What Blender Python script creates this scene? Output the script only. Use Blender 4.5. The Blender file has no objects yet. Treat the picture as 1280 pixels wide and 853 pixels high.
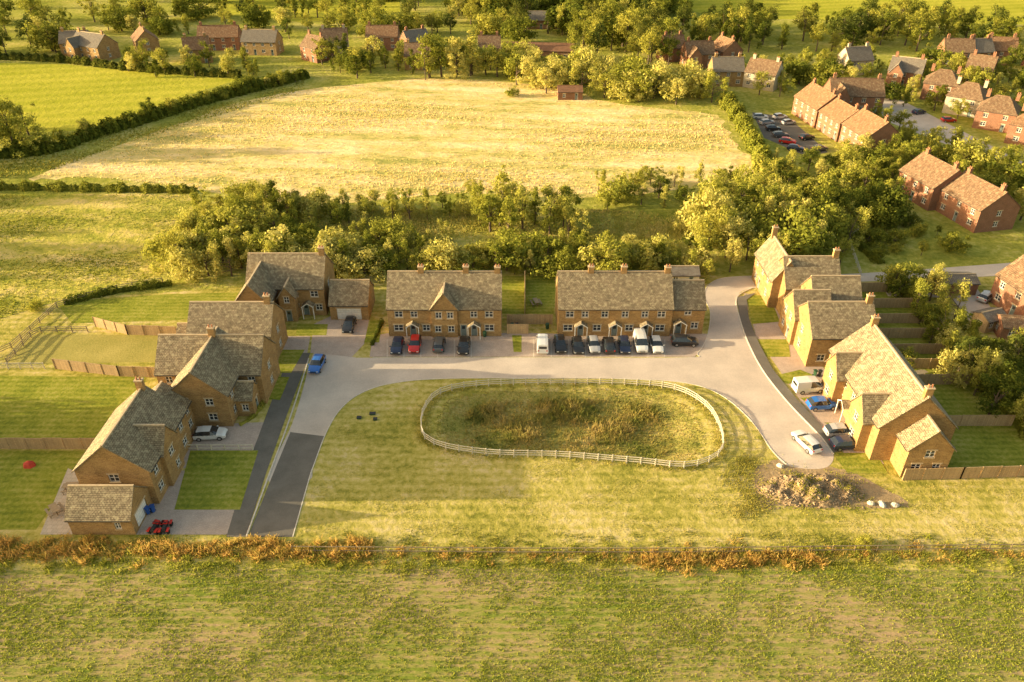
import bpy, math, random
import numpy as np
from mathutils import Vector, Matrix
from mathutils.geometry import tessellate_polygon
random.seed(7); rng=np.random.default_rng(7)
S=bpy.context.scene
H=66.27; F=960.0; PITCH=math.atan(623/960.0)
cp,sp=math.cos(PITCH),math.sin(PITCH)
def P(u,v):
    """survey sheet coordinate -> metres on the flat ground plan"""
    d=v-426.0; fw=F*sp+d*cp
    return (H*(u-640.0)/fw, H*(F*cp-d*sp)/fw)
def PL(l): return [P(*p) for p in l]
# ---------------------------------------------------------------- materials
def newmat(name):
    m=bpy.data.materials.new(name); m.use_nodes=True
    nt=m.node_tree; b=nt.nodes['Principled BSDF']; return m,nt,b
def ramp(nt,cols,lo=.35,hi=.65):
    r=nt.nodes.new('ShaderNodeValToRGB'); e=r.color_ramp.elements
    n=len(cols)
    while len(e)<n: e.new(.5)
    for i,c in enumerate(cols):
        e[i].position=lo+(hi-lo)*i/(n-1); e[i].color=(*c,1)
    return r
def noise(nt,vec,scale,detail=4,rough=.6):
    n=nt.nodes.new('ShaderNodeTexNoise'); n.inputs['Scale'].default_value=scale
    n.inputs['Detail'].default_value=detail; n.inputs['Roughness'].default_value=rough
    nt.links.new(vec,n.inputs['Vector']); return n.outputs['Fac']
def math_(nt,op,a,b):
    n=nt.nodes.new('ShaderNodeMath'); n.operation=op
    for i,x in enumerate((a,b)):
        if isinstance(x,(int,float)): n.inputs[i].default_value=x
        else: nt.links.new(x,n.inputs[i])
    return n.outputs[0]
def groundmat(name,cols,sA,sB,wA=.5,bump=.5,stretch=(1,1,1),lo=.36,hi=.64,rot=0,bdist=.15,rows=0,rowamp=.06,rowang=0):
    m,nt,b=newmat(name); nt.nodes.remove(b); b=nt.nodes.new('ShaderNodeBsdfDiffuse')
    nt.links.new(b.outputs[0],nt.nodes['Material Output'].inputs['Surface'])
    tc=nt.nodes.new('ShaderNodeTexCoord'); mp=nt.nodes.new('ShaderNodeMapping')
    mp.inputs['Scale'].default_value=stretch; mp.inputs['Rotation'].default_value=(0,0,rot)
    nt.links.new(tc.outputs['Object'],mp.inputs['Vector']); v=mp.outputs['Vector']
    A=noise(nt,v,sA,5,.65); B=noise(nt,v,sB,4,.75)
    mix=math_(nt,'ADD',math_(nt,'MULTIPLY',A,wA),math_(nt,'MULTIPLY',B,1-wA))
    if rows:
        m2=nt.nodes.new('ShaderNodeMapping'); m2.inputs['Rotation'].default_value=(0,0,rowang); nt.links.new(tc.outputs['Object'],m2.inputs['Vector'])
        wv=nt.nodes.new('ShaderNodeTexWave'); wv.bands_direction='Y'; wv.inputs['Scale'].default_value=rows; wv.inputs['Distortion'].default_value=1.6; wv.inputs['Detail'].default_value=2; wv.inputs['Detail Scale'].default_value=.6
        nt.links.new(m2.outputs[0],wv.inputs['Vector'])
        mix=math_(nt,'ADD',mix,math_(nt,'MULTIPLY',math_(nt,'SUBTRACT',wv.outputs['Fac'],.5),rowamp))
    r=ramp(nt,cols,lo,hi); nt.links.new(mix,r.inputs['Fac'])
    nt.links.new(r.outputs['Color'],b.inputs['Color'])
    if bump:
        bp=nt.nodes.new('ShaderNodeBump'); bp.inputs['Strength'].default_value=bump; bp.inputs['Distance'].default_value=bdist
        nt.links.new(B,bp.inputs['Height']); nt.links.new(bp.outputs['Normal'],b.inputs['Normal'])
    return m
def brickmat(name,c1,c2,cm,bw,rh,mort=.012,bump=.4,nz=.35,rough=.9,moss=None):
    m,nt,b=newmat(name)
    tc=nt.nodes.new('ShaderNodeTexCoord'); k=nt.nodes.new('ShaderNodeTexBrick')
    nt.links.new(tc.outputs['UV'],k.inputs['Vector'])
    for n_,c in (('Color1',c1),('Color2',c2),('Mortar',cm)): k.inputs[n_].default_value=(*c,1)
    k.inputs['Scale'].default_value=1; k.inputs['Brick Width'].default_value=bw; k.inputs['Row Height'].default_value=rh
    k.inputs['Mortar Size'].default_value=mort; k.inputs['Bias'].default_value=0
    n1=noise(nt,tc.outputs['UV'],.7,6,.7); n2=noise(nt,tc.outputs['UV'],6,4,.6)
    s=math_(nt,'ADD',n1,n2); r=ramp(nt,[(1-nz,)*3,(1+nz*.6,)*3],.35,.65)
    h=math_(nt,'MULTIPLY',s,.5); nt.links.new(h,r.inputs['Fac'])
    mx=nt.nodes.new('ShaderNodeMix'); mx.data_type='RGBA'; mx.blend_type='MULTIPLY'; mx.inputs[0].default_value=1
    nt.links.new(k.outputs['Color'],mx.inputs[6]); nt.links.new(r.outputs['Color'],mx.inputs[7])
    out=mx.outputs[2]
    if moss:
        n3=noise(nt,tc.outputs['UV'],1.6,5,.75); rr=ramp(nt,[(0,0,0),(.75,.75,.75)],.5,.62); nt.links.new(n3,rr.inputs['Fac'])
        m2=nt.nodes.new('ShaderNodeMix'); m2.data_type='RGBA'; nt.links.new(rr.outputs['Color'],m2.inputs[0]); nt.links.new(out,m2.inputs[6]); m2.inputs[7].default_value=(*moss,1); out=m2.outputs[2]
    nt.links.new(out,b.inputs['Base Color'])
    b.inputs['Roughness'].default_value=rough; b.inputs['Specular IOR Level'].default_value=.15
    bp=nt.nodes.new('ShaderNodeBump'); bp.inputs['Strength'].default_value=bump; bp.inputs['Distance'].default_value=.04
    hh=math_(nt,'SUBTRACT',n2,k.outputs['Fac']); nt.links.new(hh,bp.inputs['Height']); nt.links.new(bp.outputs['Normal'],b.inputs['Normal'])
    return m
def plain(name,c,rough=.6,metal=0,spec=.4,nz=.12,coat=0):
    m,nt,b=newmat(name)
    tc=nt.nodes.new('ShaderNodeTexCoord'); f=noise(nt,tc.outputs['Object'],3,4)
    r=ramp(nt,[tuple(x*(1-nz) for x in c),tuple(min(1,x*(1+nz)) for x in c)]); nt.links.new(f,r.inputs['Fac'])
    nt.links.new(r.outputs['Color'],b.inputs['Base Color'])
    b.inputs['Roughness'].default_value=rough; b.inputs['Metallic'].default_value=metal
    b.inputs['Specular IOR Level'].default_value=spec; b.inputs['Coat Weight'].default_value=coat
    return m
def leafmat(name,cols,trans=.35,ns=.5,rw=.4):
    m,nt,b=newmat(name); nt.nodes.remove(b); b=nt.nodes.new('ShaderNodeBsdfDiffuse')
    tc=nt.nodes.new('ShaderNodeTexCoord'); oi=nt.nodes.new('ShaderNodeObjectInfo')
    f=noise(nt,tc.outputs['Object'],ns,3,.8)
    s=math_(nt,'ADD',math_(nt,'MULTIPLY',f,.8),math_(nt,'MULTIPLY',oi.outputs['Random'],rw))
    r=ramp(nt,cols,.38,.82); nt.links.new(s,r.inputs['Fac'])
    nt.links.new(r.outputs['Color'],b.inputs['Color'])
    t=nt.nodes.new('ShaderNodeBsdfTranslucent'); nt.links.new(r.outputs['Color'],t.inputs['Color'])
    mx=nt.nodes.new('ShaderNodeMixShader'); mx.inputs[0].default_value=trans
    nt.links.new(b.outputs[0],mx.inputs[1]); nt.links.new(t.outputs[0],mx.inputs[2])
    nt.links.new(mx.outputs[0],nt.nodes['Material Output'].inputs['Surface'])
    return m
M={}
M['green']=groundmat('mown_grass',[(.20,.20,.035),(.35,.31,.065),(.48,.40,.12),(.58,.47,.22)],.09,1.1,.5,.8,lo=.38,hi=.62,rows=.22,rowamp=.05)
M['basin']=groundmat('lush_grass',[(.16,.17,.035),(.31,.28,.07),(.44,.35,.14)],.25,3,.5,.7)
M['crop']=groundmat('crop_soil',[(.38,.27,.15),(.31,.27,.09),(.18,.22,.035)],.09,1.3,.45,.8,stretch=(.5,1.7,1),rows=.35,rowamp=.08,lo=.38,hi=.6)
M['rough']=groundmat('rough_grass',[(.18,.20,.03),(.33,.32,.06),(.52,.44,.15)],.05,.7,.5,.9,bdist=.4,lo=.38,hi=.62)
M['dry']=groundmat('dry_meadow',[(.34,.33,.09),(.58,.47,.16),(.72,.55,.25),(.82,.64,.34)],.045,.35,.55,1,stretch=(.6,1.4,1),lo=.38,hi=.62,bdist=.5,rows=.035,rowamp=.07,rowang=.12)
M['bright']=groundmat('pasture_grass',[(.30,.31,.03),(.46,.42,.06)],.03,.5,.5,.8,bdist=.4,rows=.04,rowamp=.12,rowang=-.2)
M['lawn']=groundmat('garden_lawn',[(.14,.17,.025),(.25,.26,.035),(.36,.33,.08)],.25,2,.5,.5,rows=.3,rowamp=.08)
M['lawn2']=groundmat('dry_lawn',[(.26,.24,.06),(.42,.35,.11)],.2,3,.5,.4)
M['leftfield']=groundmat('pasture_dry',[(.26,.27,.04),(.45,.39,.08),(.64,.49,.18)],.05,.5,.5,.9,bdist=.4,lo=.39,hi=.61,rows=.05,rowamp=.07,rowang=.15)
M['asphalt']=groundmat('asphalt',[(.13,.12,.10),(.20,.18,.155)],.4,8,.5,.2,bdist=.02)
M['road']=groundmat('pale_tarmac',[(.44,.375,.315),(.53,.45,.375),(.62,.53,.44)],.18,4,.6,.2,bdist=.02)
M['pave']=brickmat('block_paving',(.55,.43,.35),(.48,.38,.31),(.33,.27,.22),.2,.1,.01,.2,.25)
M['slab']=brickmat('patio_slabs',(.5,.43,.34),(.42,.37,.29),(.28,.25,.2),.6,.6,.015,.2,.15)
M['kerb']=plain('kerb_concrete',(.58,.52,.43),.9)
M['stone']=brickmat('golden_ironstone',(.41,.25,.095),(.30,.17,.065),(.40,.30,.16),.42,.16,.014,.5,.4)
M['slate']=brickmat('stone_roof_slates',(.34,.27,.17),(.23,.18,.115),(.09,.07,.045),.35,.24,.02,.7,.5,moss=(.43,.37,.23))
M['slate2']=brickmat('grey_roof_slates',(.26,.23,.19),(.2,.17,.14),(.09,.08,.06),.35,.24,.02,.6,.3)
M['brick']=brickmat('red_brick',(.30,.12,.065),(.23,.09,.05),(.30,.22,.15),.225,.075,.01,.3,.3)
M['tile']=brickmat('clay_roof_tiles',(.27,.165,.095),(.19,.12,.07),(.10,.06,.04),.3,.3,.03,.5,.4,moss=(.32,.25,.15))
M['tile2']=brickmat('orange_roof_tiles',(.33,.18,.09),(.25,.135,.075),(.12,.07,.04),.3,.3,.03,.5,.4,moss=(.34,.25,.15))
M['rust']=brickmat('rusty_sheet_roof',(.30,.16,.09),(.24,.12,.07),(.14,.08,.05),3,.15,.02,.4,.4)
M['render']=plain('cream_render',(.45,.38,.27),.9)
M['lintel']=plain('pale_stone',(.48,.37,.23),.9)
M['white']=plain('white_paint',(.74,.71,.64),.5)
M['glass']=plain('window_glass',(.035,.04,.045),.08,0,.8)
M['door']=plain('painted_door',(.16,.2,.19),.5)
M['gutter']=plain('dark_gutter',(.05,.045,.04),.5)
M['pot']=plain('clay_pot',(.4,.18,.09),.9)
M['wood']=brickmat('fence_boards',(.52,.37,.2),(.42,.29,.155),(.18,.12,.06),.15,3,.01,.3,.25)
M['rail']=plain('weathered_rail',(.6,.54,.42),.9)
M['oldrail']=plain('old_rail',(.28,.22,.14),.95)
M['bark']=plain('bark',(.12,.085,.055),.95,nz=.4)
M['leafA']=leafmat('leaves_green',[(.085,.11,.018),(.21,.22,.03),(.42,.39,.07)],.4)
M['leafB']=leafmat('leaves_bright',[(.19,.21,.03),(.38,.37,.06),(.58,.52,.15)],.4)
M['leafC']=leafmat('leaves_dark',[(.05,.07,.018),(.12,.14,.025),(.22,.21,.04)])
M['weed']=leafmat('dry_weeds',[(.36,.30,.07),(.66,.44,.13),(.80,.54,.19),(.82,.66,.34)],.5,.9,.3)
M['weedg']=leafmat('green_weeds',[(.26,.29,.04),(.46,.43,.08),(.66,.56,.18)],.5,.6,.3)
M['cropleaf']=leafmat('crop_leaves',[(.17,.22,.022),(.29,.33,.035),(.42,.42,.08)],.45,.25,.3)
M['hay']=leafmat('hay_stalks',[(.36,.35,.09),(.64,.52,.19),(.76,.62,.32)],.45,.06,.3)
M['turf']=leafmat('turf_blades',[(.22,.23,.03),(.40,.36,.075),(.56,.47,.17)],.45,.12,.3)
M['reed']=leafmat('pond_reeds',[(.17,.20,.04),(.38,.31,.09),(.58,.44,.18),(.70,.53,.25)],.45,.25,.3)
M['rock']=plain('rubble_stone',(.30,.215,.125),.95,nz=.45)
M['tyre']=plain('tyre_rubber',(.02,.02,.02),.9)
M['rim']=plain('alloy_rim',(.5,.5,.5),.35,.8)
M['cglass']=plain('car_glass',(.02,.025,.03),.05,0,.9)
M['lamp']=plain('headlamp',(.7,.7,.65),.1)
M['tail']=plain('tail_lamp',(.45,.02,.02),.2)
M['plastic']=plain('black_plastic',(.03,.03,.03),.6)
CARC={'white':(.68,.68,.66),'black':(.02,.02,.022),'grey':(.09,.095,.1),'silver':(.4,.4,.41),'red':(.5,.02,.015),'blue':(.02,.14,.5),'navy':(.02,.03,.07)}
for k,c in CARC.items(): M['c_'+k]=plain('car_paint_'+k,c,.3,.1,.5,.03,.6)
# ---------------------------------------------------------------- mesh builder
class MB:
    def __init__(s): s.v=[]; s.f=[]; s.m=[]; s.mats=[]
    def mi(s,k):
        if k not in s.mats: s.mats.append(k)
        return s.mats.index(k)
    def face(s,pts,k):
        b=len(s.v); s.v+= [tuple(p) for p in pts]; s.f.append(tuple(range(b,b+len(pts)))); s.m.append(s.mi(k))
    def box(s,x0,y0,z0,x1,y1,z1,k,bottom=False):
        a=[(x0,y0,z0),(x1,y0,z0),(x1,y1,z0),(x0,y1,z0),(x0,y0,z1),(x1,y0,z1),(x1,y1,z1),(x0,y1,z1)]
        fs=[(0,1,5,4),(1,2,6,5),(2,3,7,6),(3,0,4,7),(4,5,6,7)]
        if bottom: fs.append((3,2,1,0))
        for f in fs: s.face([a[i] for i in f],k)
    def obox(s,p,q,w,z0,z1,k,zq0=None,zq1=None):
        """box between two plan points"""
        if zq0 is None: zq0,zq1=z0,z1
        dx,dy=q[0]-p[0],q[1]-p[1]; L=math.hypot(dx,dy) or 1; nx,ny=-dy/L*w/2,dx/L*w/2
        a=[(p[0]-nx,p[1]-ny,z0),(q[0]-nx,q[1]-ny,zq0),(q[0]+nx,q[1]+ny,zq0),(p[0]+nx,p[1]+ny,z0)]
        t=[(p[0]-nx,p[1]-ny,z1),(q[0]-nx,q[1]-ny,zq1),(q[0]+nx,q[1]+ny,zq1),(p[0]+nx,p[1]+ny,z1)]
        a+=t
        for f in [(0,1,5,4),(1,2,6,5),(2,3,7,6),(3,0,4,7),(4,5,6,7),(3,2,1,0)]: s.face([a[i] for i in f],k)
    def cyl(s,cx,cy,z0,z1,r,k,n=8,r2=None):
        r2=r if r2 is None else r2
        A=[(cx+r*math.cos(2*math.pi*i/n),cy+r*math.sin(2*math.pi*i/n),z0) for i in range(n)]
        B=[(cx+r2*math.cos(2*math.pi*i/n),cy+r2*math.sin(2*math.pi*i/n),z1) for i in range(n)]
        for i in range(n): j=(i+1)%n; s.face([A[i],A[j],B[j],B[i]],k)
        s.face(B,k)
    def mesh(s,name,uv=True):
        me=bpy.data.meshes.new(name); me.from_pydata(s.v,[],s.f)
        for k in s.mats: me.materials.append(M[k])
        me.polygons.foreach_set('material_index',s.m)
        if uv:
            u=me.uv_layers.new(name='UVMap'); dat=[]
            for f in s.f:
                p=[Vector(s.v[i]) for i in f]
                n=(p[1]-p[0]).cross(p[2]-p[0])
                if n.length<1e-9: n=Vector((0,0,1))
                n.normalize()
                if abs(n.z)>.98: t,b=Vector((1,0,0)),Vector((0,1,0))
                else: t=Vector((0,0,1)).cross(n).normalized(); b=n.cross(t)
                for q in p: dat+=[q.dot(t),q.dot(b)]
            u.data.foreach_set('uv',dat)
        me.update(); return me
    def obj(s,name,parent=None,loc=(0,0,0),yaw=0):
        o=bpy.data.objects.new(name,s.mesh(name)); S.collection.objects.link(o)
        o.location=loc; o.rotation_euler=(0,0,yaw)
        if parent: o.parent=parent
        return o
def link(name,me,loc,yaw=0,sc=(1,1,1),parent=None):
    o=bpy.data.objects.new(name,me); S.collection.objects.link(o); o.location=loc; o.rotation_euler=(0,0,yaw); o.scale=sc
    if parent: o.parent=parent
    return o
def empty(name,loc=(0,0,0),yaw=0):
    e=bpy.data.objects.new(name,None); S.collection.objects.link(e); e.location=loc; e.rotation_euler=(0,0,yaw); return e
def npmesh(name,parts):
    """parts: list of (verts Nx3, quads Mx4, material key)"""
    V=np.concatenate([p[0] for p in parts]); off=0; Q=[];MI=[];keys=[]
    for v,q,k in parts:
        Q.append(q+off); off+=len(v)
        if k not in keys: keys.append(k)
        MI.append(np.full(len(q),keys.index(k)))
    Q=np.concatenate(Q); MI=np.concatenate(MI)
    me=bpy.data.meshes.new(name); me.vertices.add(len(V)); me.vertices.foreach_set('co',V.astype(np.float32).ravel())
    me.loops.add(Q.size); me.loops.foreach_set('vertex_index',Q.astype(np.int32).ravel())
    me.polygons.add(len(Q)); me.polygons.foreach_set('loop_start',np.arange(0,Q.size,4,dtype=np.int32))
    try: me.polygons.foreach_set('loop_total',np.full(len(Q),4,dtype=np.int32))
    except Exception: pass
    for k in keys: me.materials.append(M[k])
    me.polygons.foreach_set('material_index',MI.astype(np.int32))
    me.update(calc_edges=True); me.validate(); return me
def unit(a): return a/np.maximum(np.linalg.norm(a,axis=1,keepdims=True),1e-9)
def leafquads(c,size,nrm=None,spread=.7,aspect=.7):
    N=len(c); r=unit(rng.normal(size=(N,3)))
    n=r if nrm is None else unit(nrm+spread*r)
    t=unit(np.cross(n,unit(rng.normal(size=(N,3))))); b=np.cross(n,t)
    s=np.asarray(size).reshape(-1,1)*np.ones((N,1))
    a=t*s; bb=b*s*aspect
    V=np.stack([c-a-bb*.3,c-bb,c+a+bb*.3,c+bb],1).reshape(-1,3)
    return V,np.arange(4*N).reshape(-1,4)
def blades(c,h,w,lean=.35):
    """upright tapered blades"""
    N=len(c); a=rng.uniform(0,2*np.pi,N); t=np.stack([np.cos(a),np.sin(a),0*a],1)
    l=rng.normal(size=(N,3))*lean; l[:,2]=1; l=unit(l)
    h=np.asarray(h).reshape(-1,1)*np.ones((N,1)); w=np.asarray(w).reshape(-1,1)*np.ones((N,1))
    V=np.stack([c-t*w,c+t*w,c+l*h+t*w*.25,c+l*h-t*w*.25],1).reshape(-1,3)
    return V,np.arange(4*N).reshape(-1,4)
def tube(p,q,r0,r1,n=6):
    p=np.array(p,float);q=np.array(q,float);d=(q-p)/np.linalg.norm(q-p)
    a=np.cross(d,[.3,.9,.1]);a/=np.linalg.norm(a);b=np.cross(d,a)
    th=np.arange(n)*2*np.pi/n; ring=np.outer(np.cos(th),a)+np.outer(np.sin(th),b)
    V=np.concatenate([p+ring*r0,q+ring*r1]); Q=np.array([[i,(i+1)%n,n+(i+1)%n,n+i] for i in range(n)])
    return V,Q
def tree_mesh(name,kind,leaf):
    if kind=='round': cz,rx,rz,nc,cr,nl,ls=5.8,rng.uniform(2.7,3.6),rng.uniform(3.2,4.1),34,(.45,1.5),85,.22
    elif kind=='tall': cz,rx,rz,nc,cr,nl,ls=5.2,rng.uniform(1.5,2.2),4.3,28,(.4,1.1),75,.20
    elif kind=='multi': cz,rx,rz,nc,cr,nl,ls=4.6,3.4,4.0,38,(.4,1.25),75,.21
    else: cz,rx,rz,nc,cr,nl,ls=2.9,4.4,3.0,36,(.6,1.8),90,.27
    parts=[]
    C=unit(rng.normal(size=(nc,3)))*rng.uniform(.3,1.0,(nc,1))**.6
    C=C*np.array([rx,rx*rng.uniform(.75,1.1),rz])*rng.uniform(.78,1.25,(nc,1))+[0,0,cz]
    if kind=='tall': C[:,:2]*=np.clip((11-C[:,2:3])/5.5,.3,1.15)
    if kind=='multi':
        tops=rng.normal(size=(4,2))*1.9; tz=rng.uniform(6,9.6,4); g=rng.integers(0,4,nc)
        C[:,2]=1.2+rng.uniform(0,1,nc)**.8*(tz[g]-1.2)
        C[:,:2]=tops[g]+rng.normal(size=(nc,2))*(.2+1.0*(1-C[:,2:3]/tz[g][:,None]))
    C[:,2]=np.maximum(C[:,2],1.0)
    R=rng.uniform(*cr,nc)
    for c,r in zip(C,R):
        m_=int(nl*(r/cr[1])**1.3)+20
        d=unit(rng.normal(size=(m_,3))); d[:,2]*=np.where(d[:,2]<0,.7,1)
        pos=c+d*r*rng.uniform(.45,1.25,(m_,1))*np.array([1,1,.9])
        v,q=leafquads(pos,rng.uniform(.5,1.3,m_)*ls,d,.65); parts.append((v,q,leaf))
    top=cz+rz*.3
    v,q=tube((0,0,-.2),(.1,.05,cz*.5),.28,.2); parts.append((v,q,'bark'))
    v,q=tube((.1,.05,cz*.5),(0,0,top),.2,.06); parts.append((v,q,'bark'))
    for i in range(7):
        c=C[rng.integers(nc)]; z=rng.uniform(cz*.3,cz*.9)
        v,q=tube((0.05,0,z),c,.1,.03,5); parts.append((v,q,'bark'))
    return npmesh(name,parts)
TM={}
for k in ('round','tall','bush','multi'):
    for lf,L in (('A','leafA'),('B','leafB'),('C','leafC')):
        TM[k+lf]=[tree_mesh(f'{k}_tree_{lf}{i}',k,L) for i in range(4 if lf!='C' else 2)]
BLK=[] # building discs to keep trees clear of
def tree(x,y,h,kind='roundA',parent=None,name=None,wide=1.0):
    me=random.choice(TM[kind]); s=h/10*(1.5 if kind.startswith('bush') else 1)
    nm=name or {'round':'broadleaf_tree','tall':'slender_tree','bush':'large_shrub','multi':'multi_stem_tree'}[kind[:-1]]
    w=s*random.uniform(.8,1.2)*wide
    return link(nm,me,(x,y,0),random.uniform(0,6.28),(w,w*random.uniform(.85,1.15),s*random.uniform(.9,1.1)),parent)
def inpoly(x,y,poly):
    c=False;j=len(poly)-1
    for i in range(len(poly)):
        a,b=poly[i],poly[j]
        if (a[1]>y)!=(b[1]>y) and x<(b[0]-a[0])*(y-a[1])/(b[1]-a[1])+a[0]: c=not c
        j=i
    return c
def nin(X,Y,poly):
    c=np.zeros(len(X),bool); j=len(poly)-1
    for i in range(len(poly)):
        a,b=poly[i],poly[j]
        if a[1]!=b[1]:
            k=((a[1]>Y)!=(b[1]>Y))&(X<(b[0]-a[0])*(Y-a[1])/(b[1]-a[1])+a[0]); c^=k
        j=i
    return c
def scatter_world(pl,n,hr,kinds,parent=None,mind=2.6,wide=1.0):
    xs=[p[0] for p in pl]; ys=[p[1] for p in pl]; pts=[]; t=0
    while len(pts)<n and t<n*60:
        t+=1; x=random.uniform(min(xs),max(xs)); y=random.uniform(min(ys),max(ys))
        if not inpoly(x,y,pl): continue
        if any((x-a)**2+(y-b)**2<mind**2 for a,b in pts): continue
        if any((x-a)**2+(y-b)**2<r*r for a,b,r in BLK): continue
        pts.append((x,y)); tree(x,y,random.uniform(*hr),random.choice(kinds),parent,wide=wide)
def scatter(px,*a,**k): scatter_world(PL(px),*a,**k)
# ---------------------------------------------------------------- ground
def smooth(pts,closed=False,n=6):
    out=[];L=len(pts)
    rngi=range(L if closed else L-1)
    g=(lambda i: pts[i%L]) if closed else (lambda i: pts[min(max(i,0),L-1)])
    for i in rngi:
        p0,p1,p2,p3=g(i-1),g(i),g(i+1),g(i+2)
        for k in range(n):
            t=k/n
            out.append(tuple(.5*((2*p1[j])+(-p0[j]+p2[j])*t+(2*p0[j]-5*p1[j]+4*p2[j]-p3[j])*t*t+(-p0[j]+3*p1[j]-3*p2[j]+p3[j])*t**3) for j in (0,1)))
    if not closed: out.append(tuple(pts[-1]))
    return out
def sheet(name,pts,z,k,sm=False,rag=0):
    if sm or rag: pts=smooth(pts,True,6)
    if rag: pts=[(x+random.uniform(-rag,rag),y+random.uniform(-rag,rag)) for x,y in pts]
    tri=tessellate_polygon([[Vector((x,y,0)) for x,y in pts]])
    mb=MB()
    for t in tri:
        q=[(pts[i][0],pts[i][1],z) for i in t]
        if (q[1][0]-q[0][0])*(q[2][1]-q[0][1])-(q[1][1]-q[0][1])*(q[2][0]-q[0][0])<0: q.reverse()
        mb.face(q,k)
    return mb.obj(name)
def frange(a,b,st):
    n=max(1,round((b-a)/st)); return [a+(b-a)*i/n for i in range(n)]
pond_px=[(527,540),(530,515),(550,493),(600,483),(700,480),(800,482),(850,490),(885,512),(902,545),(898,570),(860,585),(800,580),(700,572),(620,570),(560,562),(535,552)]
pond=smooth(PL(pond_px),True,5)
pcx=sum(p[0] for p in pond)/len(pond); pcy=sum(p[1] for p in pond)/len(pond)
pa=sorted((math.atan2(y-pcy,x-pcx),math.hypot(x-pcx,y-pcy)) for x,y in pond)
PA=np.array([a for a,_ in pa]);PR=np.array([r for _,r in pa])
def pfrac(X,Y):
    X=np.asarray(X,float);Y=np.asarray(Y,float)
    return np.hypot(X-pcx,Y-pcy)/np.interp(np.arctan2(Y-pcy,X-pcx),PA,PR,period=2*math.pi)
def dip(X,Y):
    t=np.clip((.95-pfrac(X,Y))/.38,0,1); return -1.1*t*t*(3-2*t)
xs=np.array(frange(-2500,-300,220)+frange(-300,-40,20)+frange(-40,60,.8)+frange(60,300,20)+frange(300,2500,220)+[2500])
ys=np.array(frange(-300,20,20)+frange(20,70,5)+frange(70,95,.6)+frange(95,500,20)+frange(500,4000,250)+[4000])
GX,GY=np.meshgrid(xs,ys); GZ=np.where((GX>-20)&(GX<45)&(GY>68)&(GY<97),dip(GX.ravel(),GY.ravel()).reshape(GX.shape),0)
nx,ny=len(xs),len(ys); idx=np.arange(nx*ny).reshape(ny,nx)
Q=np.stack([idx[:-1,:-1],idx[:-1,1:],idx[1:,1:],idx[1:,:-1]],-1).reshape(-1,4)
Vv=np.stack([GX,GY,GZ],-1).reshape(-1,3); low=Vv[Q][:,:,2].min(1)<-.25
me2=bpy.data.meshes.new('ground'); me2.from_pydata(Vv.tolist(),[],Q.tolist()); me2.materials.append(M['green']); me2.materials.append(M['basin'])
me2.polygons.foreach_set('material_index',low.astype(np.int32)); me2.polygons.foreach_set('use_smooth',np.ones(len(Q),bool)); me2.update()
link('ground',me2,(0,0,0))
sheet('arable_field',[(-160,5),(160,5),(160,57),(60,56.4),(0,56.6),(-60,56.4),(-160,57)],.01,'crop')
bigrough=[P(-250,400),P(-60,395),P(0,395),P(60,372),P(200,366),P(300,358),P(470,343),P(880,343),P(960,352),P(1280,328),P(1700,320),(700,420),(700,1500),(-700,1500),(-700,300)]
sheet('rough_grassland',bigrough,.008,'rough')
DRY=PL([(40,222),(150,182),(270,137),(380,112),(560,98),(700,110),(760,128),(890,142),(905,160),(930,190),(945,215),(900,228),(740,246),(600,240),(500,248),(380,256),(250,236),(120,222)])
sheet('dry_hay_meadow',DRY,.02,'dry',rag=1.2)
sheet('pasture_field',PL([(-200,75),(80,80),(180,90),(300,99),(240,117),(150,148),(110,163),(-200,170)]),.02,'bright')
PADD=PL([(-300,240),(250,243),(235,290),(200,345),(120,362),(0,398),(-300,440)])
sheet('pasture_paddock',PADD,.02,'leftfield')
sheet('far_pasture',PL([(830,-60),(1500,-60),(1500,35),(900,22),(830,5)]),.02,'bright')
sheet('far_meadow',PL([(250,-60),(500,-60),(500,15),(380,28),(280,18)]),.02,'bright')
sheet('garden_lawn',PL([(-150,468),(183,471),(150,547),(-150,549)]),.012,'lawn')
sheet('garden_lawn',PL([(-150,563),(112,563),(45,662),(-150,662)]),.012,'lawn')
sheet('garden_lawn',PL([(22,418),(205,418),(203,452),(5,455)]),.012,'lawn2')
sheet('garden_lawn',PL([(70,378),(200,368),(300,365),(300,385),(222,400),(90,404)]),.012,'lawn')
sheet('garden_lawn',PL([(622,345),(695,345),(692,392),(626,392)]),.012,'lawn')
sheet('garden_lawn',[(54,71),(70,71),(70,121),(54,121)],.012,'lawn')
road_px=[(335,600),(365,530),(381,478),(388,450),(400,438),(440,446),(470,447),(660,447),(855,447),(872,441),(884,420),(888,390),(880,370),(888,354),(915,346),(1000,344),(1100,340),(1280,327),(1500,310),(1500,330),(1280,343),(1100,351),(1010,354),(940,360),(921,372),(925,400),(937,432),(955,465),(985,503),(1025,545),(1042,568),(1030,585),(985,582),(965,563),(940,527),(905,496),(865,480),(800,474),(700,473),(560,473),(490,479),(450,492),(425,512),(408,540),(392,582),(385,600)]
sheet('access_road',PL(road_px),.016,'road',sm=True)
sheet('asphalt_road',PL([(310,671),(337,603),(363,540),(405,545),(386,600),(366,671)]),.024,'asphalt')
sheet('footway',PL([(283,671),(310,580),(340,500),(357,455),(378,441),(388,441),(375,475),(358,520),(333,590),(307,671)]),.032,'asphalt')
sheet('footway',PL([(921,372),(925,400),(937,432),(955,465),(985,503),(1025,545),(1042,566),(1052,562),(1034,540),(995,498),(966,462),(948,428),(936,398),(933,375),(945,366)]),.1,'asphalt')
sheet('parking_forecourt',PL([(462,446),(466,420),(486,416),(628,416),(655,416),(695,417),(884,417),(880,435),(868,446)]),.028,'pave')
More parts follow.
